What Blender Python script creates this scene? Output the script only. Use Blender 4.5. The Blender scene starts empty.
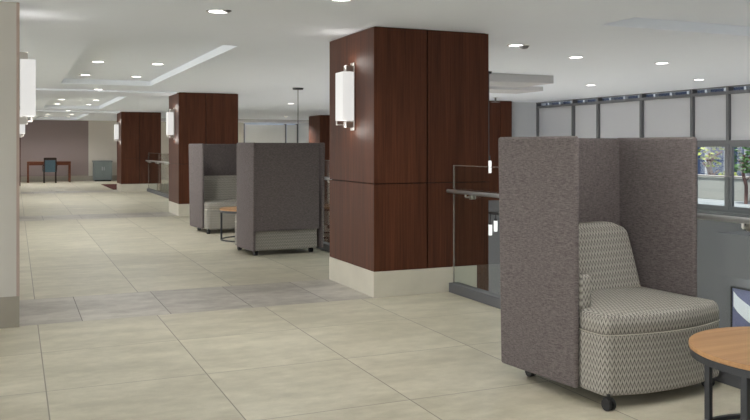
import bpy, bmesh, math, random
from mathutils import Vector, Matrix
random.seed(4)
PI = math.pi
SC = bpy.context.scene
COL = SC.collection

# ------------------------------------------------------------------ camera
YAW = math.atan((375.0 - 15.5) / 825.0)
cd = bpy.data.cameras.new('camera')
cam = bpy.data.objects.new('camera', cd)
COL.objects.link(cam)
cam.location = (0, 0, 1.30)
cam.rotation_euler = (PI / 2, 0, -YAW)
cd.sensor_width = 36.0
cd.lens = 825.0 / 750.0 * 36.0
cd.shift_y = -62.5 / 750.0
cd.clip_end = 200
SC.camera = cam

# ------------------------------------------------------------------ world, exposure
W = bpy.data.worlds.new('sky'); SC.world = W
W.use_nodes = True
wn = W.node_tree; wn.nodes.clear()
bg = wn.nodes.new('ShaderNodeBackground'); wo = wn.nodes.new('ShaderNodeOutputWorld')
bg.inputs[0].default_value = (0.54, 0.68, 0.95, 1); bg.inputs[1].default_value = 0.55
wn.links.new(bg.outputs[0], wo.inputs[0])
SC.view_settings.view_transform = 'Standard'
SC.view_settings.look = 'None'
SC.view_settings.gamma = 1
SC.view_settings.use_curve_mapping = False
SC.view_settings.exposure = 0.53
sl = bpy.data.lights.new('sun', 'SUN'); sl.energy = 5.0; sl.angle = math.radians(3); sl.color = (1, .96, .9)
so_ = bpy.data.objects.new('sun', sl); COL.objects.link(so_); so_.rotation_euler = (0, math.radians(-24), math.radians(20))
SPOT_W = 44.0          # every recessed downlight
def area(name, loc, rot, sx, sy, watts, col=(1, 1, 1)):
    ld = bpy.data.lights.new(name, 'AREA'); ld.shape = 'RECTANGLE'; ld.size = sx; ld.size_y = sy; ld.energy = watts; ld.color = col
    o = bpy.data.objects.new(name, ld); COL.objects.link(o); o.location = loc; o.rotation_euler = rot
# added area lamps for soft fill, left of the hall and behind the viewpoint
area('left_fill', (-6.8, 14, 1.2), (0, -PI / 2, 0), 2.2, 40, 640)
area('rear_fill', (2.5, -5.9, 1.2), (PI / 2, 0, 0), 16, 2.2, 60)

# ------------------------------------------------------------------ materials
def srgb(r, g, b):
    f = lambda v: (v / 255 / 12.92) if v / 255 <= .04045 else ((v / 255 + .055) / 1.055) ** 2.4
    return (f(r), f(g), f(b), 1)

class NT:
    def __init__(s, name):
        s.m = bpy.data.materials.new(name); s.m.use_nodes = True
        s.t = s.m.node_tree; s.b = s.t.nodes['Principled BSDF']
    def n(s, typ, **kw):
        x = s.t.nodes.new(typ)
        for k, v in kw.items(): setattr(x, k, v)
        return x
    def l(s, a, b): s.t.links.new(a, b)
    def math(s, op, a, b=None, c=None):
        x = s.n('ShaderNodeMath', operation=op)
        for i, v in enumerate((a, b, c)):
            if v is None: continue
            if isinstance(v, (int, float)): x.inputs[i].default_value = v
            else: s.l(v, x.inputs[i])
        return x.outputs[0]
    def coord(s, which='Object'):
        return s.n('ShaderNodeTexCoord').outputs[which]
    def sep(s, v):
        x = s.n('ShaderNodeSeparateXYZ'); s.l(v, x.inputs[0]); return x.outputs
    def mapping(s, v, scale):
        x = s.n('ShaderNodeMapping'); s.l(v, x.inputs[0]); x.inputs['Scale'].default_value = scale; return x.outputs[0]
    def noise(s, v, scale=1, detail=3, rough=.5):
        x = s.n('ShaderNodeTexNoise'); s.l(v, x.inputs['Vector'])
        x.inputs['Scale'].default_value = scale; x.inputs['Detail'].default_value = detail; x.inputs['Roughness'].default_value = rough
        return x.outputs[0]
    def mix(s, fac, a, b):
        x = s.n('ShaderNodeMix', data_type='RGBA')
        if isinstance(fac, (int, float)): x.inputs[0].default_value = fac
        else: s.l(fac, x.inputs[0])
        for i, v in ((6, a), (7, b)):
            if isinstance(v, tuple): x.inputs[i].default_value = v
            else: s.l(v, x.inputs[i])
        return x.outputs[2]
    def rng(s, v, a, b, c=0., d=1.):
        x = s.n('ShaderNodeMapRange'); s.l(v, x.inputs[0])
        for i, q in enumerate((a, b, c, d)): x.inputs[i + 1].default_value = q
        return x.outputs[0]
    def base(s, c):
        if isinstance(c, tuple): s.b.inputs['Base Color'].default_value = c
        else: s.l(c, s.b.inputs['Base Color'])
    def set(s, rough=.5, spec=.5, metal=0.):
        s.b.inputs['Roughness'].default_value = rough
        s.b.inputs['Specular IOR Level'].default_value = spec
        s.b.inputs['Metallic'].default_value = metal
        return s
    def bump(s, h, strength=.3, dist=.002):
        x = s.n('ShaderNodeBump'); x.inputs['Strength'].default_value = strength; x.inputs['Distance'].default_value = dist
        s.l(h, x.inputs['Height']); s.l(x.outputs[0], s.b.inputs['Normal'])

def plain(name, col, rough=.6, spec=.4, metal=0., var=.04, vs=3.0):
    q = NT(name); q.set(rough, spec, metal)
    n = q.noise(q.coord(), vs, 3)
    dark = tuple(c * (1 - var * 2) for c in col[:3]) + (1,)
    q.base(q.mix(n, col, dark))
    return q.m

def emissive(name, col, strength):
    q = NT(name); q.base(tuple(c * .35 for c in col[:3]) + (1,)); q.set(.5)
    n = q.noise(q.coord(), 9, 2)
    e = q.mix(n, col, tuple(c * .93 for c in col[:3]) + (1,))
    q.l(e, q.b.inputs['Emission Color']); q.b.inputs['Emission Strength'].default_value = strength
    return q.m

def wood_mat(name, light, dark, vertical=True, rough=.42):
    q = NT(name); q.set(rough, .2)
    co = q.coord()
    sc = (70, 70, 1.6) if vertical else (2.0, 45, 45)
    f = q.noise(q.mapping(co, sc), 1.0, 4, .6)
    sc2 = (9, 9, .5) if vertical else (.7, 8, 8)
    g = q.noise(q.mapping(co, sc2), 1.0, 3, .5)
    k = q.math('ADD', q.math('MULTIPLY', f, .65), q.math('MULTIPLY', g, .35))
    q.base(q.mix(q.rng(k, .36, .64), dark, light))
    q.bump(f, .12, .0006)
    return q.m

def tile_mat(name, a, b, grout, ox, sx, oy, sy, streak_lo, seed=0.):
    q = NT(name); q.set(.38, .42)
    co = q.coord(); x, y, z = q.sep(co)
    ux = q.math('DIVIDE', q.math('SUBTRACT', x, ox), sx); uy = q.math('DIVIDE', q.math('SUBTRACT', y, oy), sy)
    dx = q.math('MULTIPLY', q.math('ABSOLUTE', q.math('SUBTRACT', q.math('FRACT', q.math('ADD', ux, .5)), .5)), sx)
    dy = q.math('MULTIPLY', q.math('ABSOLUTE', q.math('SUBTRACT', q.math('FRACT', q.math('ADD', uy, .5)), .5)), sy)
    gx = q.rng(dx, .0022, .0042, 1, 0); gy = q.rng(dy, .0016, .004, .95, 0)
    g = q.math('MAXIMUM', gx, gy)
    # every tile gets its own piece of the stone
    ix = q.math('FLOOR', ux); iy = q.math('FLOOR', uy)
    cell = q.n('ShaderNodeCombineXYZ'); q.l(ix, cell.inputs[0]); q.l(iy, cell.inputs[1]); cell.inputs[2].default_value = seed
    wnz = q.n('ShaderNodeTexWhiteNoise'); wnz.noise_dimensions = '3D'; q.l(cell.outputs[0], wnz.inputs['Vector'])
    off = q.n('ShaderNodeVectorMath', operation='MULTIPLY_ADD')
    q.l(wnz.outputs['Color'], off.inputs[0]); off.inputs[1].default_value = (20, 20, 20); q.l(co, off.inputs[2])
    s1 = q.noise(q.mapping(off.outputs[0], (1.2, 3.2, 1)), 1.3, 5, .6)
    s2 = q.noise(q.mapping(off.outputs[0], (2.4, 3.2, 1)), 3.2, 5, .65)
    s3 = q.noise(off.outputs[0], 120, 2, .5)
    k = q.math('ADD', q.math('ADD', q.math('MULTIPLY', s1, .55), q.math('MULTIPLY', s2, .37)), q.math('MULTIPLY', s3, .08))
    k = q.math('ADD', q.rng(k, .38, .62), q.math('MULTIPLY', q.math('SUBTRACT', wnz.outputs['Value'], .5), .35))
    kc = q.math('MINIMUM', q.math('MAXIMUM', k, 0.), 1.)
    q.base(q.mix(g, q.mix(kc, b, a), grout))
    q.l(q.rng(k, 0, 1, .34, .46), q.b.inputs['Roughness'])
    q.bump(q.math('MULTIPLY', g, -1.), .3, .001)
    return q.m

def fabric_mat(name, light, dark):
    q = NT(name); q.set(.95, .08)
    q.b.inputs['Sheen Weight'].default_value = .05
    co = q.coord()
    h = q.noise(q.mapping(co, (38, 38, 300)), 1, 3, .65)
    v = q.noise(q.mapping(co, (260, 260, 60)), 1, 3, .65)
    w = q.noise(co, 30, 3, .6)
    k = q.math('ADD', q.math('ADD', q.math('MULTIPLY', h, .62), q.math('MULTIPLY', v, .3)), q.math('MULTIPLY', w, .08))
    q.base(q.mix(q.rng(k, .38, .62), dark, light))
    q.bump(k, .35, .002)
    return q.m

def zigzag_mat(name, light, mid, dark):
    """upholstery woven in upright rows of small chevrons; u, v in metres come from the mesh's UV map"""
    q = NT(name); q.set(.9, .1)
    uv = q.n('ShaderNodeTexCoord').outputs['UV']
    u, v, _ = q.sep(uv)
    cu = q.math('DIVIDE', u, .022)
    tri = q.math('MULTIPLY', q.math('ABSOLUTE', q.math('SUBTRACT', q.math('FRACT', cu), .5)), 2.)   # 0 at the middle .. 1 at the rim
    row = q.math('ADD', q.math('DIVIDE', v, .037), q.math('MULTIPLY', tri, .85))
    r = q.math('FRACT', row)
    band = q.rng(q.math('ABSOLUTE', q.math('SUBTRACT', r, .5)), .10, .24)            # 0 on the dark chevron
    rim = q.rng(q.math('ABSOLUTE', q.math('SUBTRACT', tri, .5)), .40, .50, 0, .35)
    inner = q.math('MULTIPLY', q.rng(tri, .0, .22, .5, 0), q.rng(r, .0, .5, .2, .8))
    fac = q.math('MINIMUM', q.math('ADD', q.math('ADD', q.math('MULTIPLY', q.math('SUBTRACT', 1., band), .95), rim), inner), 1.)
    n = q.noise(q.coord(), 160, 2)
    c = q.mix(fac, light, dark)
    c = q.mix(q.rng(n, .3, .7, 0, .45), c, mid)
    q.base(c); q.bump(band, .3, .001)
    return q.m

M = {}
M['ceil'] = plain('ceiling_paint', (.89, .935, 1.0, 1), .9, .2, var=.01)
M['ceil_shaded'] = plain('shaded_bulkhead_paint', (.56, .56, .57, 1), .9, .2, var=.01)  # greyer than the ceiling to stand in for shade on the bulkheads
M['wallpaint'] = plain('wall_paint_grey_beige', srgb(196, 193, 186), .85, .2, var=.02)
M['white_wall'] = plain('wall_paint_pale_grey', srgb(200, 203, 207), .85, .2, var=.02)
M['taupe'] = plain('wall_paint_taupe', srgb(134, 121, 118), .85, .2, var=.02)
M['cream'] = plain('wall_paint_cream', srgb(190, 184, 175), .85, .2, var=.02)
M['wood'] = wood_mat('red_brown_veneer', srgb(91, 52, 33), srgb(62, 32, 19), rough=.5)
M['gap'] = plain('dark_joint', (.006, .004, .003, 1), .8)
M['oak'] = wood_mat('oak_table_veneer', srgb(182, 142, 101), srgb(160, 121, 84), vertical=False, rough=.4)
M['deskwood'] = wood_mat('orange_brown_wood', srgb(104, 58, 36), srgb(78, 42, 26), vertical=False)
M['darkwood'] = wood_mat('dark_walnut', srgb(52, 36, 30), srgb(34, 24, 20))
M['tile'] = tile_mat('beige_floor_tile', srgb(204, 198, 179), srgb(170, 164, 144), srgb(120, 114, 102), 0, .857, 0, .905, 0)
M['band'] = tile_mat('grey_band_tile', srgb(192, 187, 178), srgb(142, 136, 128), srgb(88, 83, 77), .31, .655, 50, 100, 0, 3.)
M['plinth'] = plain('plinth_stone', srgb(208, 203, 187), .45, .4, var=.12, vs=4)
M['plinth_dark'] = plain('plinth_stone_taupe', srgb(156, 150, 138), .45, .4, var=.12, vs=4)
M['fabric'] = fabric_mat('heather_grey_fabric', srgb(124, 116, 115), srgb(85, 78, 77))
M['zig'] = zigzag_mat('zigzag_upholstery', srgb(176, 172, 163), srgb(140, 136, 130), srgb(83, 78, 74))
M['zig_fine'] = plain('zigzag_upholstery_far', srgb(150, 144, 136), .9, .1, var=.1, vs=60)
M['thread'] = plain('pale_stitching', srgb(205, 200, 186), .9, .1)
M['black'] = plain('black_plastic', (.012, .012, .013, 1), .45)
M['black_metal'] = plain('black_powder_coat', srgb(48, 50, 54), .45, .5)
M['chrome'] = plain('brushed_nickel', (.55, .53, .5, 1), .3, .5, 1., var=.05)
M['rail'] = plain('satin_steel', (.66, .66, .67, 1), .42, .5, .8, var=.05)
M['curb'] = plain('grey_base_shoe', srgb(98, 99, 102), .5, .5, .2)
M['frame'] = plain('grey_window_frame', srgb(112, 113, 115), .55, .4)
M['white'] = plain('white_trim', srgb(215, 215, 215), .6)
M['lamp'] = emissive('downlight_lens', (1, .98, .94, 1), 6.0)
M['sconce'] = emissive('sconce_diffuser', (.9, .89, .87, 1), .50)
M['pend'] = emissive('pendant_glass', (1, .99, .97, 1), .85)
M['cab'] = plain('blue_grey_laminate', srgb(108, 116, 116), .5)
M['teal'] = fabric_mat('blue_grey_upholstery', srgb(78, 96, 104), srgb(60, 76, 84))
M['mat'] = None
M['lower_wall'] = plain('lower_hall_paint', srgb(112, 112, 115), .85, .2, var=.02)
M['concrete'] = plain('pale_concrete', srgb(172, 172, 168), .8, .2, var=.08, vs=1.5)
M['paving'] = plain('pale_paving', srgb(190, 194, 198), .8, .2, var=.25, vs=3.)
M['facade'] = plain('pale_stone_facade', srgb(160, 165, 168), .8, .2, var=.05)
M['dkglass'] = plain('dark_blue_glazing', srgb(62, 78, 108), .15, .6, var=.2, vs=.8)
M['bark'] = plain('reddish_bark', srgb(130, 104, 100), .9, .1, var=.2, vs=9)
M['leaf'] = plain('yellow_green_leaves', srgb(176, 190, 96), .7, .3, var=.2, vs=6)
M['leaf2'] = plain('mid_green_leaves', srgb(88, 128, 78), .7, .3, var=.2, vs=6)
M['print_bg'] = plain('lavender_print', srgb(118, 122, 158), .6, var=.2, vs=5)
M['print_white'] = plain('white_print_shape', srgb(226, 232, 240), .6, var=.03)
M['smoke'] = plain('detector_plastic', srgb(120, 120, 120), .6)
q = NT('woven_red_brown_mat'); q.set(.95, .05)
ch = q.n('ShaderNodeTexChecker'); q.l(q.coord(), ch.inputs['Vector']); ch.inputs['Scale'].default_value = 2.6
ch.inputs['Color1'].default_value = srgb(108, 66, 60); ch.inputs['Color2'].default_value = srgb(72, 46, 46)
q.base(ch.outputs[0]); M['mat'] = q.m
def cloth_mat(name, col, tr):
    q = NT(name); q.base(col); q.set(.9, .1)
    t = q.n('ShaderNodeBsdfTranslucent'); n = q.noise(q.mapping(q.coord(), (1, 60, 300)), 1, 2)
    q.l(q.mix(n, col, tuple(c * .94 for c in col[:3]) + (1,)), t.inputs[0])
    mx = q.n('ShaderNodeMixShader'); mx.inputs[0].default_value = tr
    q.l(q.b.outputs[0], mx.inputs[1]); q.l(t.outputs[0], mx.inputs[2]); q.l(mx.outputs[0], q.t.nodes['Material Output'].inputs[0])
    return q.m
M['shade'] = cloth_mat('grey_roller_cloth', srgb(225, 225, 226), .34)
def glass_mat(name, tint, rough=0.0):
    q = NT(name)
    t = q.n('ShaderNodeBsdfTransparent'); t.inputs[0].default_value = tint
    g = q.n('ShaderNodeBsdfGlossy'); g.inputs['Roughness'].default_value = rough; g.inputs[0].default_value = (1, 1, 1, 1)
    fr = q.n('ShaderNodeLayerWeight'); fr.inputs[0].default_value = .5
    fac = q.math('ADD', q.math('MULTIPLY', q.math('POWER', fr.outputs['Facing'], 4.), .5), .025)
    mx = q.n('ShaderNodeMixShader'); q.l(fac, mx.inputs[0]); q.l(t.outputs[0], mx.inputs[1]); q.l(g.outputs[0], mx.inputs[2])
    q.l(mx.outputs[0], q.t.nodes['Material Output'].inputs[0])
    return q.m
M['glass'] = glass_mat('guard_glass', (.93, .96, .95, 1))
M['pane'] = glass_mat('window_glass', (.94, .94, .94, 1))
q = NT('polished_glass_edge'); q.base(srgb(170, 160, 150)); q.set(.3)
tt = q.n('ShaderNodeBsdfTransparent'); mx_ = q.n('ShaderNodeMixShader'); mx_.inputs[0].default_value = .45
q.l(tt.outputs[0], mx_.inputs[1]); q.l(q.b.outputs[0], mx_.inputs[2]); q.l(mx_.outputs[0], q.t.nodes['Material Output'].inputs[0])
M['glass_edge'] = q.m

# ------------------------------------------------------------------ mesh helpers
def obj(name, bm, mat, parent=None, smooth=False, loc=None):
    me = bpy.data.meshes.new(name); bm.normal_update(); bm.to_mesh(me); bm.free()
    if smooth:
        for p in me.polygons: p.use_smooth = True
    o = bpy.data.objects.new(name, me); me.materials.append(mat)
    COL.objects.link(o)
    if parent: o.parent = parent
    if loc: o.location = loc
    return o
def tag(o, label, cat, group=None, kind=None):
    if label: o['label'] = label
    if cat: o['category'] = cat
    if group: o['group'] = group
    if kind: o['kind'] = kind
    return o
def thing(name, label, cat, loc=(0, 0, 0), rz=0., group=None):
    o = bpy.data.objects.new(name, None); COL.objects.link(o); o.empty_display_size = .1
    o.location = loc; o.rotation_euler = (0, 0, rz)
    return tag(o, label, cat, group)
def struct(name, bm, mat, parent=None, loc=None):
    o = obj(name, bm, mat, parent, loc=loc)
    if not parent: o['kind'] = 'structure'
    return o
def copy_tree(o, parent=None):
    c = o.copy(); COL.objects.link(c); c.parent = parent
    for ch in list(o.children): copy_tree(ch, c)
    return c
def BM(): return bmesh.new()
def box(bm, x0, x1, y0, y1, z0, z1, bevel=0., seg=2):
    r = bmesh.ops.create_cube(bm, size=1)
    vs = r['verts']
    for v in vs:
        v.co = Vector((x0 + (v.co.x + .5) * (x1 - x0), y0 + (v.co.y + .5) * (y1 - y0), z0 + (v.co.z + .5) * (z1 - z0)))
    if bevel > 0:
        es = list({e for v in vs for e in v.link_edges})
        bmesh.ops.bevel(bm, geom=es, offset=bevel, segments=seg, affect='EDGES', profile=.5)
    return bm
def B(*a, **k): return box(BM(), *a, **k)
def tube(bm, p, q_, r, n=16, caps=True):
    p = Vector(p); q_ = Vector(q_); d = q_ - p
    rot = d.to_track_quat('Z', 'Y').to_matrix().to_4x4()
    mtx = Matrix.Translation((p + q_) / 2) @ rot
    bmesh.ops.create_cone(bm, cap_ends=caps, segments=n, radius1=r, radius2=r, depth=d.length, matrix=mtx)
    return bm
def disc_ring(bm, r0, r1, z0, z1, n=48, c=(0, 0)):
    vs = []
    for i in range(n):
        a = 2 * PI * i / n
        vs.append([bm.verts.new((c[0] + r * math.cos(a), c[1] + r * math.sin(a), z)) for r, z in ((r0, z0), (r1, z0), (r1, z1), (r0, z1))])
    for i in range(n):
        A, C_ = vs[i], vs[(i + 1) % n]
        for k in range(4):
            bm.faces.new((A[k], C_[k], C_[(k + 1) % 4], A[(k + 1) % 4]))
    bmesh.ops.recalc_face_normals(bm, faces=bm.faces)
    return bm
def lathe(bm, prof, n=48, c=(0, 0)):
    rings = []
    for r, z in prof:
        rings.append([bm.verts.new((c[0] + r * math.cos(2 * PI * i / n), c[1] + r * math.sin(2 * PI * i / n), z)) for i in range(n)])
    for a, b in zip(rings, rings[1:]):
        for i in range(n): bm.faces.new((a[i], a[(i + 1) % n], b[(i + 1) % n], b[i]))
    bm.faces.new(rings[0][::-1]); bm.faces.new(rings[-1])
    bmesh.ops.recalc_face_normals(bm, faces=bm.faces)
    return bm
def loft(bm, layers):
    """layers: list of lists of (x, y, z), the same count in each"""
    L = [[bm.verts.new(p) for p in lay] for lay in layers]
    n = len(L[0])
    for a, b in zip(L, L[1:]):
        for i in range(n): bm.faces.new((a[i], a[(i + 1) % n], b[(i + 1) % n], b[i]))
    bm.faces.new(L[0][::-1]); bm.faces.new(L[-1])
    bmesh.ops.recalc_face_normals(bm, faces=bm.faces)
    return bm
def box_uv(bm):
    """lay the cloth in metres over the mesh: run along the walls, straight over the top"""
    bm.normal_update()
    uvl = bm.loops.layers.uv.new('UVMap')
    for f in bm.faces:
        n = f.normal
        for lp in f.loops:
            p = lp.vert.co
            if abs(n.z) > .75: lp[uvl].uv = (p.x, p.y)
            elif abs(n.x) > abs(n.y) * 1.2: lp[uvl].uv = (p.y, p.z)
            else: lp[uvl].uv = (p.x, p.z)
    return bm

H = 2.35
XW = 11.2
# ------------------------------------------------------------------ floor
PER = 9.31
YB = 6.54          # front of the first dark band, the column fronts
def floor_piece(name, x0, x1, y0, y1, mat, origin):
    bm = B(x0 - origin[0], x1 - origin[0], y0 - origin[1], y1 - origin[1], -.30, 0)
    return struct(name, bm, mat, loc=(origin[0], origin[1], 0))
XE = 3.69
floor_piece('floor', -7, XE, -6, YB, M['tile'], (.15, YB))
for k in range(3):
    y = YB + PER * k
    floor_piece('floor', -7, XE, y, y + 1.1, M['band'], (.15, y))
    yb = y + PER if k < 2 else 34.2
    floor_piece('floor', -7, XE, y + 1.1, yb, M['tile'], (.15, y + 1.1))
bm = BM()
for k in range(3):
    y = YB + PER * k
    # the floor between columns, beyond the rail
floor_piece('floor', XE, 11.4, 30.2, 34.2, M['tile'], (.15, YB + 2 * PER + 1.1))

# ------------------------------------------------------------------ ceiling with raised trays
TRAY = .085
def ceiling():
    trays = [(.68, 2.11, 8.38 + PER * k, 14.46 + PER * k, TRAY) for k in range(3)]
    trays += [(4.58, 9.9, .2, 5.72, .09)]
    xs = sorted({-7, 11.45} | {t[0] for t in trays} | {t[1] for t in trays})
    ys = sorted({-6, 34.4} | {t[2] for t in trays} | {t[3] for t in trays})
    bm = BM()
    for i in range(len(xs) - 1):
        for j in range(len(ys) - 1):
            cx, cy = (xs[i] + xs[i + 1]) / 2, (ys[j] + ys[j + 1]) / 2
            inside = [t for t in trays if t[0] < cx < t[1] and t[2] < cy < t[3]]
            z = H + (inside[0][4] if inside else 0)
            box(bm, xs[i], xs[i + 1], ys[j], ys[j + 1], z, H + .34)
    struct('ceiling', bm, M['ceil'])
ceiling()
# shallow beams over each band, stepped bulkhead over the void
for k in (1, 2):
    y = YB + PER * k
    bm = BM(); box(bm, -7, 2.80, y - .05, y + 1.15, H - .03, H + .02); struct('trim_%d' % k, bm, M['ceil'])
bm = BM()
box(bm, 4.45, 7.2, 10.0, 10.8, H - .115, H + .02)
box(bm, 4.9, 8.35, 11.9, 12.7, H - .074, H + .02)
struct('trim_3', bm, M['ceil_shaded'])
bm = BM(); box(bm, 4.0, 11.3, 29.9, 30.3, H - .1, H + .02); struct('trim_4', bm, M['ceil_shaded'])

# ------------------------------------------------------------------ walls
YF = 34.0
struct('wall_far', B(-7, 2.61, YF, YF + .2, 0, H + .02), M['taupe'])
struct('wall_far_right', B(2.61, 8.78, YF - .03, YF + .2, 0, H + .02), M['cream'])
bs = BM(); box(bs, -7, 2.61, YF - .02, YF, 0, .2); box(bs, 2.61, 4.0, YF - .05, YF - .03, 0, .2)
struct('baseboard_far', bs, M['plinth_dark'])
bm = BM(); box(bm, 8.78, 11.4, YF, YF + .2, 0, 1.2); box(bm, 8.78, 11.4, YF, YF + .2, 2.31, H + .02)
struct('wall_far_right', bm, M['white_wall'])
struct('wall_back', B(-7.2, 11.4, -6.2, -6, -3.3, H + .02), M['cream'])  # unseen wall, added to keep sky light out from behind
struct('wall_left', B(-7.2, -7, -6, YF + .2, 0, H + .02), M['cream'])
# far end window with pale shades
we = thing('window_20', None, None); del_keys = None
we['kind'] = 'structure'
fr = BM()
for x in (8.80, 10.62, 11.15): box(fr, x - .04, x + .04, YF - .02, YF + .1, 1.2, 2.31)
obj('window_frame', fr, M['frame'], we)
for x0, x1 in ((8.84, 10.58), (10.66, 11.11)):
    s = thing('roller_shade', 'wide white roller shade drawn down on the far end wall beyond the opening' if x0 < 9 else 'narrow white roller shade drawn down at the right end of the far wall', 'roller shade', ((x0 + x1) / 2, YF - .05, 1.2))
    w = (x1 - x0) / 2
    obj('shade_cloth', B(-w, w, -.004, .004, .02, 1.08), M['white'], s)
    obj('bottom_bar', B(-w, w, -.012, .012, 0, .03), M['white'], s)

# left row: painted pillar in front, panelled ones behind
def plain_pillar(y):
    t = struct('wall_pillar', B(-1.13, .02, y, y + 1.1, .2245, H), M['wallpaint'])
    struct('baseboard_pillar', B(-1.14, .026, y - .006, y + 1.106, 0, .2245), M['plinth_dark'])
    struct('trim_10', B(.006, .027, y - .006, y + .02, .2245, H, bevel=.002), M['cornerguard'])
M['cornerguard'] = plain('pinkish_corner_guard', srgb(176, 158, 148), .6)
plain_pillar(YB - .03)

SEAM = .985
def wood_column(x0, y0, label, w=1.15, d=1.1, seam_dx=.52, down=False, group=None, full=False):
    """veneer clad square column on a tile plinth; origin at the front left foot"""
    t = thing('wood_column', label, 'column', (x0, y0, 0), 0, group)
    zb = .2245
    g = .007
    obj('core', B(.02, w - .02, .02, d - .02, .13 if full else .02, H), M['gap'], t)
    def pan(name, *a):
        obj(name, B(*a, bevel=.0015, seg=1), M['wood'], t)
    for z0, z1, nm in ((zb, SEAM - g / 2, 'lower_panel'), (SEAM + g / 2, H - .006, 'upper_panel')):
        pan(nm, 0, seam_dx - g, 0, .02, z0, z1)
        pan(nm, seam_dx + g, w, 0, .02, z0, z1)
        pan(nm, 0, seam_dx - g, d - .02, d, z0, z1)
        pan(nm, seam_dx + g, w, d - .02, d, z0, z1)
        pan(nm, 0, .02, .0202, d - .0202, z0, z1)
        pan(nm, w - .02, w, .0202, d - .0202, z0, z1)
    pw = w - .125 if down else w
    if full == 'painted':
        obj('lower_cladding', B(0, w, 0, d, .12, zb - .004), M['wood'], t)
        obj('painted_pier', B(.02, w - .02, .02, d - .02, -3.3, .119), M['lower_wall'], t)
        return t
    if full:
        obj('lower_cladding', B(0, w, 0, d, -3.3, zb - .004), M['wood'], t)
        return t
    obj('plinth', B(-.003, pw, -.003, d + .003, 0, zb - .001, bevel=.002, seg=1), M['plinth'], t)
    if down:
        obj('lower_cladding', B(pw + .002, w, 0, d, -3.3, zb - .001), M['wood'], t)
    return t
names = ['brown wood-panelled column nearest the camera, with glass rail butting it', 'brown wood-panelled column behind the pair of high-back chairs', 'brown wood-panelled column farthest back, beside the dark mat']
for k in range(3):
    wood_column(2.84, YB + PER * k, names[k], down=True, group='panelled columns along the glass rail')
wood_column(-1.13, YB + PER, 'wood-panelled column hidden behind the painted pillar at left', group='panelled columns on the left')
wood_column(-1.02, YB + 2 * PER, 'dark edge of a wood-panelled column far back at left, by the taupe wall', group='panelled columns on the left')
wood_column(9.08, YB + PER, 'brown panelled column beyond the opening, left of the window wall', w=1.2, seam_dx=.9, group='panelled columns beyond the opening', full='painted')
wood_column(9.02, YB + 2 * PER, 'brown panelled column far beyond the opening, seen past the nearest column\'s left side', w=1.2, group='panelled columns beyond the opening', full=True)

# ------------------------------------------------------------------ lower hall below the opening
struct('floor', B(3.0, 11.3, -6, 34, -3.5, -3.3), M['tile'])
struct('wall_lower_left', B(3.3, 3.5, -6, 30, -3.3, -.31), M['lower_wall'])
struct('wall_lower_far', B(3.5, 11.3, 30.2, 30.4, -3.3, 0), M['lower_wall'])
struct('wall_right', B(XW, XW + .25, -6, 16.2, -3.3, .17), M['lower_wall'])
struct('wall_right_far', B(XW, XW + .25, 16.2, YF + .2, -3.3, H + .02), M['white_wall'])
# projecting bulkhead on the lower wall, lit strip below it
struct('trim_5', B(10.62, XW, 3.0, 10.25, -.79, -.10, bevel=.004, seg=1), M['lower_wall'])
struct('trim_6', B(10.4, XW, 16.2, 16.32, -3.3, H), M['white_wall'])
area('bulkhead_cove_light', (11.0, 6.6, -.82), (0, math.radians(-25), 0), .1, 7.0, 30)
# framed print on the lower wall
pr = thing('framed_print', 'framed blue and white abstract print on the lower hall wall', 'picture', (XW, 9.45, -2.26))
ya = 1.0
def yx(y, z): return (-.035, y, z)
fb = BM()
for a in ((-ya, -ya + .02, 0, 1.2), (ya - .02, ya, 0, 1.2), (-ya + .02, ya - .02, 0, .02), (-ya + .02, ya - .02, 1.18, 1.2)):
    box(fb, -.05, 0, a[0], a[1], a[2], a[3])
obj('frame', fb, M['black'], pr)
obj('canvas', B(-.03, -.005, -ya + .02, ya - .02, .02, 1.18), M['print_bg'], pr)
sh = BM()
lay = []
N = 24
up = []; lo = []
for i in range(N + 1):
    t = i / N
    y = .95 - 1.9 * t
    z = 1.02 - .85 * t ** .75
    up.append((y, z + .10 + .05 * math.sin(t * 5))); lo.append((y, z - .11 - .04 * math.cos(t * 4)))
pts = up + lo[::-1]
loft(sh, [[(-.036, y, max(.03, min(1.17, z))) for y, z in pts], [(-.031, y, max(.03, min(1.17, z))) for y, z in pts]])
obj('white_brush_curve', sh, M['print_white'], pr)

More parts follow.
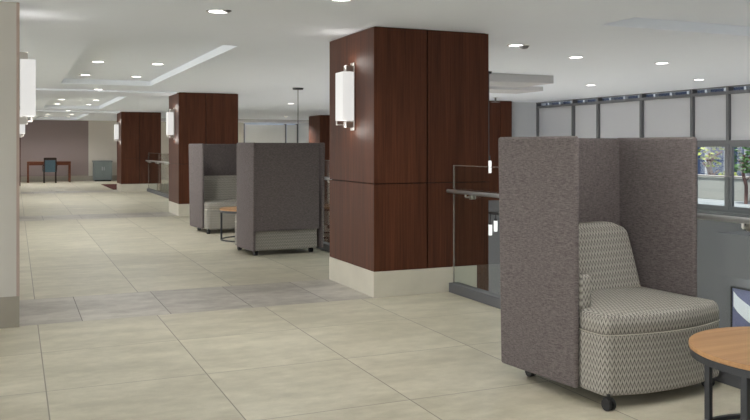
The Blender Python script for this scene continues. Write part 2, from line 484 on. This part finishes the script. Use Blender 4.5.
# ------------------------------------------------------------------ window wall
mull = [16.2, 14.84, 14.0, 12.69, 11.37, 10.55, 9.2, 7.85, 7.03, 5.7, 4.35, 3.5, 2.15, .8, 0, -1.35, -2.7, -3.5, -4.8, -6.0]
ZS, ZT0, ZT1, ZH0, ZH1 = .19, 1.36, 1.425, 2.215, 2.27
shade_group = 'grey roller shades along the window wall'
for i in range(len(mull) - 1):
    y1, y0 = mull[i], mull[i + 1]
    w = thing('window_%d' % (i + 1), None, None); w['kind'] = 'structure'
    f = BM()
    mw = .028
    box(f, XW - .02, XW + .10, y1 - mw, y1 + mw, ZS, H + .01)
    if i == len(mull) - 2: box(f, XW - .02, XW + .10, y0 - mw, y0 + mw, ZS, H + .01)
    a, b = y0 + mw, y1 - mw
    box(f, XW - .02, XW + .10, a, b, ZT0, ZT1)
    box(f, XW - .02, XW + .10, a, b, ZH0, ZH1)
    door = (i % 3 == 2 or i % 3 == 5)
    zs = .24
    box(f, XW - .02, XW + .10, a, b, ZS - .02, zs)
    for p_, q_ in ((a, a + .05), (b - .05, b)): box(f, XW + .0, XW + .06, p_, q_, zs, ZT0)
    box(f, XW, XW + .06, a + .05, b - .05, ZT0 - .05, ZT0); box(f, XW, XW + .06, a + .05, b - .05, zs, zs + .05)
    obj('window_frame', f, M['frame'], w)
    obj('pane', B(XW + .06, XW + .066, a, b, zs, H), M['pane'], w)
    obj('window_sill', B(XW - .10, XW - .02, y0, y1, .155, .19), M['frame'], w)
    n = i + 1
    if n <= 7:
        lab = ['leftmost grey roller shade of the window wall, beside the pale wall end', 'narrow grey roller shade second from the left on the window wall', 'third grey roller shade from the left, above the high-back chair\'s back panel', 'fourth grey roller shade from the left, above the chair\'s right panel', 'grey roller shade above the pane with yellow-green leaves, fifth from left', 'narrow grey roller shade at the photo\'s right edge above the green tree pane', 'grey roller shade just beyond the right edge pane of the window wall'][i] if i < 7 else ''
    else: lab = '%s grey roller shade of the window wall counted from the left, right of the photo' % ('eighth ninth tenth eleventh twelfth thirteenth fourteenth fifteenth sixteenth seventeenth eighteenth nineteenth'.split()[i - 7])
    # order runs from far to near
    s = thing('roller_shade', lab, 'roller shade', (XW + .04, (a + b) / 2, ZT1), 0, shade_group)
    hw = (b - a) / 2 - .004
    obj('shade_cloth', B(-.004, .004, -hw, hw, .02, ZH0 - ZT1 - .002), M['shade'], s)
    obj('bottom_bar', B(-.01, .01, -hw, hw, .001, .022), M['shade'], s)
struct('trim_7', B(XW - .03, XW + .12, -6, 16.2, H - .012, H + .02), M['frame'])

# ------------------------------------------------------------------ outside
struct('ground', B(XW + .25, 45, -12, 50, -.3, .15), M['paving'])
pw_ = thing('planter_wall', 'low pale concrete wall outside the window, behind the paving', 'wall', (14.2, 8, .15))
obj('wall', B(0, .3, -12, 24, 0, .48, bevel=.01, seg=1), M['concrete'], pw_)
obj('coping', B(-.03, .33, -12, 24, .48, .53, bevel=.006, seg=1), M['concrete'], pw_)
fac = thing('building', 'dark-glazed building with pale piers seen across the street through the panes', 'building', (19, 5, .15))
obj('glazing', B(.25, .5, -17, 30, 0, 3.0), M['dkglass'], fac)
for j in range(62):
    y = 18.84 - 5 + 13.14 - j * .73
    obj('pier', B(.1, .3, y - .04, y + .04, 0, 3.0), M['facade'], fac)
for z in (2.9,):
    obj('spandrel', B(.1, .32, -17, 30, z, z + .5), M['facade'], fac)
def tree(loc, h, r, leafmat, label, low=0, n=520, ls=.09, trunk=.06):
    t = thing('tree', label, 'tree', loc)
    tb = BM()
    pts = [(0, 0, 0), (.04, .03, h * .3), (-.02, .08, h * .55), (.05, .1, h * .8)]
    for a, b_ in zip(pts, pts[1:]): tube(tb, a, b_, trunk, 8)
    for k in range(6):
        a = k * 1.1; z = h * (.35 + .07 * k)
        tube(tb, (0, .05, z), (math.cos(a) * r * .6, math.sin(a) * r * .6, z + r * .5), trunk * .4, 6)
    obj('trunk', tb, M['bark'], t)
    lb = BM()
    rr = random.Random(int(h * 100) + n)
    for k in range(n):
        a = rr.random() * 2 * PI; u = rr.random() ** .5; z = rr.uniform(-1, 1)
        rad = r * math.sqrt(1 - z * z * .9) * u
        c = Vector((math.cos(a) * rad, math.sin(a) * rad, h * .8 + z * r * .9 + low))
        rot = Matrix.Rotation(rr.random() * 6.28, 3, 'Z') @ Matrix.Rotation(rr.random() * 3, 3, 'X')
        q = [Vector((-ls, 0, 0)), Vector((0, -ls * .45, .01)), Vector((ls, 0, 0)), Vector((0, ls * .45, -.01))]
        lb.faces.new([lb.verts.new(c + rot @ p) for p in q])
    obj('foliage', lb, leafmat, t)
tree((13.6, 12.35, .15), 1.25, .40, M['leaf2'], 'green street tree with reddish trunk outside the rightmost pane', n=330, ls=.06, trunk=.035)
tree((15.1, 14.7, .15), 1.25, .36, M['leaf'], 'yellow-green leafy tree hanging into the top of the left clear pane', low=.02, n=120, ls=.06)
tree((17.0, 12.0, .15), 2.6, .8, M['leaf2'], 'tall green tree across the street beyond the right edge', n=600, ls=.12)
for y, lab in ((13.9, 'small round yellow-green shrub behind the concrete wall outside'),):
    s = thing('shrub', lab, 'shrub', (14.75, y, .15))
    lb = BM(); rr = random.Random(3)
    for k in range(220):
        v = Vector((rr.gauss(0, 1), rr.gauss(0, 1), rr.gauss(0, 1))).normalized() * .22 * rr.random() ** .4
        rot = Matrix.Rotation(rr.random() * 6, 3, 'Z') @ Matrix.Rotation(rr.random() * 3, 3, 'X')
        c = v + Vector((0, 0, .42))
        lb.faces.new([lb.verts.new(c + rot @ Vector(p)) for p in ((-.05, 0, 0), (0, -.025, 0), (.05, 0, 0), (0, .025, 0))])
    obj('foliage', lb, M['leaf'], s)
    sb = BM(); tube(sb, (0, 0, 0), (0, 0, .4), .02, 8); obj('stem', sb, M['bark'], s)

# ------------------------------------------------------------------ glass railings
def railing(y0, y1, label, cap=True):
    """base shoe, glass panels, handrail on brackets; runs from y1 (far) towards y0"""
    t = thing('glass_railing', label, 'railing', (3.62, y1, 0), 0, 'glass railings along the opening')
    L = y1 - y0
    obj('base_shoe', B(-.05, .05, -L, 0, 0, .085, bevel=.004, seg=1), M['curb'], t)
    y = -.004; k = 0
    for kb in range(int(L / 1.475)):
        yb = -.34 - 1.475 * kb
        br = BM()
        tube(br, (-.03, yb, .872), (-.006, yb, .872), .022, 14)
        tube(br, (.006, yb, .872), (.02, yb, .872), .022, 14)
        tube(br, (-.07, yb, .872), (-.02, yb, .872), .007, 8)
        tube(br, (-.07, yb, .872), (-.07, yb, .897), .008, 8)
        obj('bracket', br, M['chrome'], t)
    while y > -L + .1:
        ye = max(y - 1.95, -L + .02)
        g = obj('glass_panel', B(-.006, .006, ye, y, .085, 1.14), M['glass'], t)
        obj('polished_edge', B(-.0063, .0063, y - .004, y + .001, .0855, 1.1405), M['glass_edge'], g)
        obj('top_edge', B(-.0063, .0063, ye, y - .004, 1.136, 1.1405), M['glass_edge'], g)
        y = ye - .013; k += 1
    hb = BM(); tube(hb, (-.07, -L, .912), (-.07, -.02, .912), .0165, 18)
    hr = obj('handrail', hb, M['rail'], t)
    for p in hr.data.polygons: p.use_smooth = len(p.vertices) == 4
    return t
railing(-5.5, YB - .005, 'glass guard railing with steel handrail behind the near high-back chair')
railing(YB + 1.1 + .01, YB + PER - .01, 'glass guard railing behind the pair of far high-back chairs')
railing(YB + PER + 1.11, YB + 2 * PER - .01, 'glass guard railing between the two farthest wood columns')
railing(YB + 2 * PER + 1.11, 30.1, 'glass guard railing beyond the farthest wood column')

# ------------------------------------------------------------------ downlights
def make_light():
    t = thing('ceiling_light', 'x', 'ceiling light')
    obj('trim_ring', disc_ring(BM(), .072, .092, -.006, .0, 32), M['white'], t)
    obj('lens', lathe(BM(), [(.072, -.004), (.072, -.001)], 28), M['lamp'], t)
    return t
lp = make_light(); first = [True]
def downlight(x, y, z, label, power=None, group=None, spot=True, blend=.6, ang=150):
    if first[0]: o = lp; first[0] = False
    else: o = copy_tree(lp)
    o.location = (x, y, z); o['label'] = label; o['group'] = group or 'round recessed downlights'
    if spot:
        ld = bpy.data.lights.new('downlight_lamp', 'SPOT'); ld.energy = SPOT_W if power is None else power
        ld.spot_size = math.radians(ang); ld.spot_blend = blend; ld.shadow_soft_size = .06; ld.color = (1, .995, .985)
        lo_ = bpy.data.objects.new('downlight_lamp', ld); COL.objects.link(lo_); lo_.location = (x, y, z - .02)
        lo_.parent = None
# single ceiling row between trays
downlight(1.43, 6.30, H, 'large bright downlight nearest the camera, top left of the ceiling')
downlight(1.37, 15.62, H - .0, 'downlight alone between the first and second raised trays')
downlight(1.37, 24.9, H - .0, 'downlight alone between the second and third raised trays')
for k, nm in enumerate(('nearest', 'second', 'farthest')):
    pw = SPOT_W * (.8, .95, 1.15)[k]
    for x, sx in ((1.00, 'left'), (1.77, 'right')):
        for y, sy in ((11.45, 'front'), (13.6, 'back')):
            downlight(x, y + PER * k, H + TRAY, '%s %s downlight inside the %s raised ceiling tray' % (sy, sx, nm), power=pw)
downlight(2.1, 5.42, H, 'downlight cut by the top edge of the photo, above the near column')
def px(x, y, z=H):
    d = 825 * (z - 1.3) / (147.5 - y); k = (x - 375) / 825
    s, c = math.sin(YAW), math.cos(YAW)
    return d * (s + k * c), d * (c - k * s)
for (x, y, lab) in ((576, 57, 'downlight left of the middle in the ceiling right of the near column'), (662, 63, 'downlight in the ceiling above the chair\'s right panel'),
                    (699, 79.5, 'small bright downlight just above the window wall'), (516, 45, 'downlight beside the small grey detector right of the near column'),
                    (291, 103.5, 'small downlight between the middle column and the near column'), (286, 116.5, 'farthest downlight over the opening, near the far end wall'), (591, 85, 'dim downlight close to the stepped ceiling bulkhead'), (247, 120.2, 'tiny downlight in front of the white shades on the far end wall')):
    X, Y = px(x, y)
    downlight(X, Y, H, lab, power=SPOT_W * {286: 9.0, 247: 14.0, 291: 3.0, 699: 1.6, 662: 1.3, 576: 1.3}.get(x, 1.))
ORD = 'no first second third fourth fifth sixth seventh eighth ninth tenth eleventh twelfth thirteenth fourteenth fifteenth sixteenth seventeenth'.split(); nth = [0]
# unseen downlights added for their light, around the viewpoint and on the left
for x, y in ((1.4, 2.2), (1.4, -2.2), (-1.5, .5), (-3.5, 4.5), (-3.5, 9.5), (-3.5, 14.5), (3.1, -1.5), (3.0, 3.0), (6.5, 2.5), (8.8, 5.2), (7.0, -2.0), (-3.5, -2), (-3.5, 21), (-3.5, 28), (-1.0, 30.8)):
    zz = H
    if 4.58 < x < 9.9 and .2 < y < 5.72: zz = H + .09
    nth[0] += 1
    downlight(x, y, zz, '%s recessed downlight ' % ORD[nth[0]] + ('behind the viewpoint, outside the photo' if y < 0 else 'in the left part of the hall, hidden by the painted pillar' if x < 0 else 'above the viewpoint, over the photo\'s top edge'), power=SPOT_W * (1.3 if y > 26 else 1))
X, Y = px(524, 45.5)
sd = thing('smoke_detector', 'small grey round detector on the ceiling beside a downlight', 'detector', (X, Y, H))
obj('housing', lathe(BM(), [(.05, 0), (.05, -.012), (.036, -.03), (.02, -.034)][::-1], 24), M['smoke'], sd)
obj('mounting_ring', disc_ring(BM(), .05, .058, -.006, 0, 24), M['white'], sd)
X, Y = px(227, 10.5)
sd = thing('sprinkler_head', 'small grey sprinkler cap beside the nearest bright downlight', 'sprinkler', (X, Y, H))
obj('cap', lathe(BM(), [(.018, -.012), (.034, -.006), (.034, 0)], 20), M['smoke'], sd)
X, Y = px(495.5, 97.5)
sd = thing('sprinkler_head', 'chrome sprinkler head hanging near the column beyond the opening', 'sprinkler', (X, Y, H))
obj('cap', lathe(BM(), [(.06, -.006), (.06, 0)], 20), M['white'], sd)
obj('pipe', tube(BM(), (0, 0, -.09), (0, 0, -.006), .02, 10), M['smoke'], sd)
obj('deflector', lathe(BM(), [(.09, -.10), (.09, -.09)], 16), M['smoke'], sd)

# ------------------------------------------------------------------ sconces
def make_sconce():
    """mounted on a wall facing -X; origin on the wall, centre of the shade"""
    t = thing('wall_sconce', 'x', 'wall lamp')
    hb = .22
    obj('shade', B(-.14, -.03, -.095, .095, -hb, hb, bevel=.003, seg=1), M['sconce'], t)
    obj('back_plate', B(-.012, 0, -.045, .045, -hb - .09, hb + .09, bevel=.002, seg=1), M['chrome'], t)
    for s in (1, -1):
        b = BM(); z = s * (hb + .035)
        box(b, -.085, -.013, -.03, .03, min(z - .028, z + .028), max(z - .028, z + .028), bevel=.003, seg=1)
        box(b, -.07, -.045, -.014, .014, min(s * hb, z), max(s * hb, z), bevel=.002, seg=1)
        obj('bracket', b, M['chrome'], t)
    b = BM()
    box(b, -.12, -.11, .125, .135, -hb - .03, hb * .45); box(b, -.12, -.03, .125, .135, -hb - .04, -hb - .03); box(b, -.04, -.03, .095, .135, -hb - .04, -hb - .03)
    obj('side_rod', b, M['chrome'], t)
    ld = bpy.data.lights.new('sconce_lamp', 'POINT'); ld.energy = 3.0; ld.shadow_soft_size = .08; ld.color = (1, .95, .9)
    return t
sc0 = make_sconce()
spots = [(2.84, YB + .475, 0, 'white box wall sconce on the nearest wood column'), (2.84, YB + PER + .475, 0, 'white box wall sconce on the middle wood column'), (2.84, YB + 2 * PER + .475, 0, 'white box wall sconce on the farthest wood column'),
         (.004, YB + .5, PI, 'white wall sconce sticking out behind the painted pillar, upper left'), (.02, YB + PER + .475, PI, 'small white wall sconce on the left side, below the nearer one')]
for i, (x, y, r, lab) in enumerate(spots):
    o = sc0 if i == 0 else copy_tree(sc0)
    o.location = (x, y, 1.765); o.rotation_euler = (0, 0, r); o['label'] = lab; o['group'] = 'box wall sconces on the columns'
    if r: o.scale = (1, -1, 1)
    sgn = -1 if r == 0 else 1
    for dz in (.3, -.3):
        ld = bpy.data.lights.new('sconce_lamp', 'POINT'); ld.energy = 1.1; ld.specular_factor = 0; ld.shadow_soft_size = .08; ld.color = (1, .94, .88)
        lo_ = bpy.data.objects.new('sconce_lamp', ld); COL.objects.link(lo_); lo_.location = (x + sgn * .10, y, 1.765 + dz)

# ------------------------------------------------------------------ pendants over the opening
def pendant_light(x, y, ztop, zg, label, gr='pendant lamps hanging over the opening', r=.035, hgt=.2, canopy=True, cr=.10):
    t = thing('pendant_lamp', label, 'pendant lamp', (x, y, ztop), 0, gr)
    L = ztop - zg
    if canopy: obj('canopy', lathe(BM(), [(cr * .9, -.03), (cr, 0)], 28), M['black_metal'], t)
    obj('cord', tube(BM(), (0, 0, -L + hgt + .05), (0, 0, -.03 if canopy else 0), .006, 8), M['black_metal'], t)
    obj('socket', tube(BM(), (0, 0, -L + hgt), (0, 0, -L + hgt + .07), r * .6, 14), M['black_metal'], t)
    obj('glass_shade', lathe(BM(), [(r * .9, -L), (r, -L + .01), (r, -L + hgt - .01), (r * .9, -L + hgt)], 20), M['pend'], t)
    return t
def ray(x, X):   # ground position on the plane X seen at column x
    k = (x - 375) / 825; s, c = math.sin(YAW), math.cos(YAW)
    d = X / (s + k * c); return d * (c - k * s), d
def zz(y, d): return 1.3 - (y - 147.5) / 825 * d
Y, d = ray(488.9, 6.0)
pendant_light(6.0, Y, H, zz(173, d), 'single glass pendant tube hanging beside the near column\'s edge', hgt=.17, cr=.04)
ch = thing('chandelier', 'dark bar chandelier with white glass tubes in the lower hall', 'chandelier', (6.5, 10.6, H))
Y, d = ray(491, 6.5); ch.location = (6.5, Y, H)
zb = zz(214, d) - H
obj('canopy', lathe(BM(), [(.13, -.03), (.14, 0)], 28, (0, .45)), M['black_metal'], ch)
obj('stem', tube(BM(), (0, .45, zb), (0, .45, -.02), .008, 8), M['black_metal'], ch)
obj('bar', B(-.03, .03, -.32, 1.2, zb, zb + .035), M['black_metal'], ch)
for j, yy in enumerate((.02, -.13, .35, .7, 1.05)):
    zt = (.13, .06, .12, .05, .1)[j]
    g = tube(BM(), (0, yy, zb - zt), (0, yy, zb), .007, 8)
    tube(g, (0, yy, zb - zt - .03), (0, yy, zb - zt), .022, 12); obj('drop', g, M['black_metal'], ch)
    obj('glass_tube', lathe(BM(), [(.022, zb - zt - .19), (.028, zb - zt - .18), (.028, zb - zt - .03), (.022, zb - zt - .03)], 20, (0, yy)), M['pend'], ch)
X, Y = px(298, 88)
pendant_light(X, Y, H, H - 1.55, 'pendant with dark ceiling canopy and thin wire left of the near column', hgt=.25, r=.05)
for x, y in ((8.5, 9.0), (8.5, 4.0), (6.5, 12), (6.0, 18), (8.5, 14)):  # added lamps without fixtures, to brighten the ceiling over the opening
    ld = bpy.data.lights.new('lower_hall_fill', 'POINT'); ld.energy = 66; ld.specular_factor = 0; ld.shadow_soft_size = .15; ld.color = (1, .98, .96)
    lo_ = bpy.data.objects.new('lower_hall_fill', ld); COL.objects.link(lo_); lo_.location = (x, y, -2.0)
    if (x, y) == (8.5, 9.0): ld.energy *= .6

# ------------------------------------------------------------------ high-back privacy chairs
def seat_outline(w, yb, yf, bow, rc, inset=0.):
    """closed outline, back edge straight, front corners rounded and the front bowed out"""
    w -= inset; yb -= inset; yf += inset; rc = max(rc - inset, .01)
    P = [(-w, yb), (-w, (yb + yf) / 2), ]
    P = []
    for i in range(5): P.append((-w, yb + (yf + rc - yb) * i / 4))
    for i in range(1, 7):
        a = PI + (PI / 2) * i / 7
        P.append((-w + rc + rc * math.cos(a), yf + rc + rc * math.sin(a)))
    for i in range(0, 15):
        t = i / 14; x = (-w + rc) + t * 2 * (w - rc)
        P.append((x, yf - bow * (1 - (2 * t - 1) ** 2)))
    for i in range(1, 7):
        a = -PI / 2 + (PI / 2) * i / 7
        P.append((w - rc + rc * math.cos(a), yf + rc + rc * math.sin(a)))
    for i in range(5): P.append((w, yf + rc + (yb - yf - rc) * i / 4))
    return P
def loft_uv(bm, layers):
    '''u runs round the outline in metres, v is height; flat parts use x, y'''
    loft(bm, layers)
    n = len(layers[0]); L = layers[1]; cum = [0.]
    for i in range(n): cum.append(cum[-1] + math.hypot(L[(i + 1) % n][0] - L[i][0], L[(i + 1) % n][1] - L[i][1]))
    bm.verts.ensure_lookup_table(); bm.verts.index_update(); bm.normal_update()
    uvl = bm.loops.layers.uv.new('UVMap')
    for f in bm.faces:
        ids = [v.index % n for v in f.verts]
        wrap = len(ids) == 4 and max(ids) == n - 1 and min(ids) == 0 and n > 8
        for lq in f.loops:
            p = lq.vert.co; i = lq.vert.index % n
            if abs(f.normal.z) > .75 or len(f.verts) > 4: lq[uvl].uv = (p.x, p.y)
            else: lq[uvl].uv = (cum[n] if (wrap and i == 0) else cum[i], p.z)
    return bm
def outline_uv(bm, zup=True):
    bm.normal_update()
    uvl = bm.loops.layers.uv.new('UVMap')
    def ulen(p):
        # run along the front in x, along the sides in y, continuous enough round the corners
        if p.y > -.40: return (1 if p.x > 0 else -1) * (.42 + (p.y * -1 - .40) * -1) if abs(p.x) > .3 else p.x
        return p.x * 1.08
    for f in bm.faces:
        n = f.normal
        for lp_ in f.loops:
            p = lp_.vert.co
            lp_[uvl].uv = (p.x, p.y) if abs(n.z) > .72 else (ulen(p), p.z)
def make_chair():
    t = thing('high_back_chair', 'grey high-back privacy chair on casters', 'chair')
    hw, yb, yf = .45, .30, -.30
    th = .036
    # side panels, taller than the sitter; back panel between them, ending above the floor
    for s, nm in ((-1, 'side_panel'), (1, 'side_panel')):
        x0, x1 = (s * hw, s * (hw - th)) if s < 0 else (hw - th, hw)
        obj(nm, B(min(x0, x1), max(x0, x1), yf, yb, .06, 1.36, bevel=.017, seg=5), M['fabric'], t, smooth=True)
        for v in t.children[-1].data.vertices:
            v.co.x += s * (.052 if s < 0 else -.018) * (v.co.y + .3) / .6 * (.55 + .45 * v.co.z / 1.36)
    obj('back_panel', B(-hw + th - .008, hw - th + .008, yb - th - .004, yb - .004, .30, 1.357, bevel=.012, seg=4), M['fabric'], t, smooth=True)
    # seat body: narrow between the panels, full width in front of them
    def body_outline(inset=0., yback=.245, gap=.412):
        o = seat_outline(.420, -.315, -.497, .058, .062, inset)
        # drop the straight side points, go back between the panels
        L = [(-gap + inset, yback - inset), (-gap + inset, -.02), (-gap + inset, -.305)]
        R = [(gap - inset, -.305), (gap - inset, -.02), (gap - inset, yback - inset)]
        return L + o + R
    bm = loft_uv(BM(), [[(x, y, z) for x, y in body_outline(i_)] for i_, z in ((.02, .06), (.004, .067), (0, .085), (0, .22), (0, .355), (.006, .366))])
    bo = obj('seat_base', bm, M['zig'], t)
    bm = BM()
    ol = body_outline(-.0025)
    for a, b in zip(ol, ol[1:]):
        tube(bm, (a[0], a[1], .3665), (b[0], b[1], .3665), .0022, 6)
    obj('stitched_seam', bm, M['thread'], bo)
    lay = [(.006, .367), (0, .374), (0, .42), (.004, .443), (.012, .458), (.028, .468)]
    lays = [[(x, y, z) for x, y in body_outline(i_)] for i_, z in lay]
    for s_, z in ((.86, .474), (.6, .480), (.25, .483)):
        lays.append([(x * s_, -.13 + (y + .13) * s_, z) for x, y in body_outline(.028)])
    bm = loft_uv(BM(), lays)
    so = obj('seat_cushion', bm, M['zig'], t)
    for p in so.data.polygons: p.use_smooth = True
    # backrest cushion: leaning, narrower at its rounded top
    bm = BM()
    lays = []
    n = 20
    for i in range(n):
        q = i / (n - 1)
        z = .462 + .375 * q
        yfront = .03 + .115 * q ** 1.1; yback = .258
        wl = .365 - .014 * q
        if q > .84:
            e = (q - .84) / .16
            wl -= .055 * (1 - math.sqrt(max(0, 1 - e * e))); yfront += .03 * (1 - math.sqrt(max(0, 1 - e * e)))
            z -= 0
        r = .03
        lay = []
        cor = [(-wl, yback, 0), (-wl, yfront, 1), (wl, yfront, 1), (wl, yback, 0)]
        lay.append((-wl, yback, z))
        lay.append((-wl, (yback + yfront) / 2, z))
        for j in range(5):
            a = PI + PI / 2 * j / 4; lay.append((-wl + r + r * math.cos(a), yfront + r + r * math.sin(a), z))
        for j in range(1, 6):
            tt = j / 6; x = -wl + r + tt * 2 * (wl - r); lay.append((x, yfront - .012 * math.sin(PI * tt), z))
        for j in range(5):
            a = -PI / 2 + PI / 2 * j / 4; lay.append((wl - r + r * math.cos(a), yfront + r + r * math.sin(a), z))
        lay.append((wl, (yback + yfront) / 2, z)); lay.append((wl, yback, z))
        lays.append(lay)
    # close the top with a soft crown
    for s_, dz in ((.93, .010), (.8, .015)):
        lays.append([(x * s_, .2 + (y - .2) * s_, z + dz) for x, y, z in lays[n - 1]])
    loft(bm, lays); outline_uv(bm)
    uv = bm.loops.layers.uv.active
    for f in bm.faces:
        for lq in f.loops:
            p = lq.vert.co; lq[uv].uv = (p.x, p.z)
    ba = obj('backrest', bm, M['zig'], t)
    for p in ba.data.polygons: p.use_smooth = True
    # one low arm on the sitter's right
    bm = box(BM(), -.408, -.325, -.295, .05, .455, .64, bevel=.022, seg=4); box_uv(bm)
    ar = obj('armrest', bm, M['zig'], t)
    for p in ar.data.polygons: p.use_smooth = True
    # casters
    for x, y in ((-.405, -.495), (.36, -.44), (-.36, .17), (.36, .17)):
        b = BM()
        for dx in (-.013, .013): tube(b, (x + dx - .008, y, .03), (x + dx + .008, y, .03), .03, 20)
        c = obj('caster', b, M['black'], t)
        b = BM(); tube(b, (x, y, .03), (x, y, .078), .009, 10); box(b, x - .02, x + .02, y - .012, y + .022, .045, .062, bevel=.004)
        obj('caster_stem', b, M['black'], c)
    return t
ch0 = make_chair()
A = math.radians(4.08)
for i, (x, y, r, lab) in enumerate(((3.058, 3.801, A, 'grey high-back privacy chair nearest the camera, its zigzag seat facing front'),
                                     (2.998, 9.876, A + PI, 'grey high-back privacy chair turned away, showing its back panel'),
                                     (3.028, 12.89, A, 'grey high-back privacy chair farthest back, facing the small round table'))):
    o = ch0 if i == 0 else copy_tree(ch0)
    if i:                                   # only the near chair has the low arm
        for c_ in list(o.children):
            if c_.name.startswith('armrest'): bpy.data.objects.remove(c_)
    o.location = (x, y, 0); o.rotation_euler = (0, 0, r); o['label'] = lab; o['group'] = 'high-back privacy chairs by the rail'

# ------------------------------------------------------------------ round tables
def make_table(label, x, y, R, h, a0):
    t = thing('side_table', label, 'table', (x, y, 0), 0, 'round oak-topped side tables')
    tp = lathe(BM(), [(R - .004, h - .022), (R, h - .019), (R, h - .003), (R - .004, h)], 96)
    o = obj('tabletop', tp, M['oak'], t)
    obj('top_ring', disc_ring(BM(), R - .035, R - .004, h - .052, h - .0225, 96), M['black_metal'], t)
    obj('base_ring', disc_ring(BM(), R - .035, R - .012, 0, .018, 96), M['black_metal'], t)
    for k in range(4):
        a = a0 + PI / 2 * k
        b = BM(); box(b, -.013, .013, -.014, .014, .018, h - .052, bevel=.001, seg=1)
        bmesh.ops.rotate(b, verts=b.verts, cent=(0, 0, 0), matrix=Matrix.Rotation(a, 3, 'Z'))
        bmesh.ops.translate(b, verts=b.verts, vec=((R - .022) * math.cos(a), (R - .022) * math.sin(a), 0))
        obj('leg', b, M['black_metal'], t)
    return t
make_table('round oak-topped table on black metal legs, cut off at the lower right corner', 3.09, 2.535, .437, .434, math.radians(103))
make_table('small round oak-topped table between the two far high-back chairs', 3.02, 11.42, .40, .445, math.radians(175))

# ------------------------------------------------------------------ desk, chair, cabinet, mat at the far end
def rx(x, Y):
    k = (x - 375) / 825; s, c = math.sin(YAW), math.cos(YAW)
    d = Y / (c - k * s); return d * (s + k * c)
yd = 32.9
x0, x1 = rx(27, yd), rx(71, yd)
dk = thing('writing_desk', 'narrow orange-brown wooden desk standing before the taupe far wall', 'desk', ((x0 + x1) / 2, yd, 0))
hw = (x1 - x0) / 2
obj('desktop', B(-hw, hw, 0, .62, .74, .78, bevel=.004), M['deskwood'], dk)
obj('apron', B(-hw + .07, hw - .07, .03, .05, .64, .738), M['deskwood'], dk)
for sx in (-1, 1):
    for yy in (.02, .55):
        obj('leg', B(sx * (hw - .035) - .03, sx * (hw - .035) + .03, yy, yy + .06, 0, .739, bevel=.003), M['deskwood'], dk)
xc = rx(50.5, 32.0)
dc = thing('desk_chair', 'dark wooden chair with a blue-grey upholstered back, at the far desk', 'chair', (xc, 32.35, 0))
for sx in (-1, 1):
    obj('leg', B(sx * .2 - .02, sx * .2 + .02, -.02, .02, 0, .92, bevel=.004), M['darkwood'], dc)
    obj('leg', B(sx * .2 - .02, sx * .2 + .02, .40, .44, 0, .43, bevel=.004), M['darkwood'], dc)
    obj('armrest', B(sx * .235 - .018, sx * .235 + .018, -.01, .32, .62, .66, bevel=.006), M['darkwood'], dc)
    obj('arm_support', B(sx * .235 - .014, sx * .235 + .014, .28, .31, .42, .62), M['darkwood'], dc)
obj('top_rail', B(-.2, .2, -.022, .022, .84, .93, bevel=.008), M['darkwood'], dc)
obj('back_cushion', B(-.178, .178, -.03, .03, .40, .838, bevel=.012), M['teal'], dc)
obj('seat', B(-.235, .235, .0, .45, .40, .49, bevel=.02), M['teal'], dc)
xa, xb = rx(94, 33.3), rx(112, 33.3)
cb = thing('storage_cabinet', 'low blue-grey cabinet against the cream wall at the far end', 'cabinet', ((xa + xb) / 2, 33.45, 0))
w = (xb - xa) / 2
obj('body', B(-w, w, -.18, .45, .05, .74), M['cab'], cb)
obj('top', B(-w - .015, w + .015, -.2, .47, .742, .79, bevel=.003), M['cab'], cb)
obj('toe_kick', B(-w + .03, w - .03, -.14, .42, 0, .05), M['black'], cb)
for sx in (-1, 1):
    d_ = obj('door', B(min(.004 * sx, sx * (w - .01)), max(.004 * sx, sx * (w - .01)), -.2, -.181, .07, .72, bevel=.002), M['cab'], cb)
    obj('handle', B(sx * .035 - .006, sx * .035 + .006, -.215, -.2, .42, .56), M['rail'], d_)
mt = obj('floor_mat', B(0, 1.5, 0, 3.85, 0, .012, bevel=.003, seg=1), M['mat'], loc=(2.76, 26.58, 0))
mt.data.transform(Matrix.Scale(.58, 4, (1, 0, 0)))
tag(mt, 'dark red-brown checked mat on the floor beside the farthest column', 'mat')
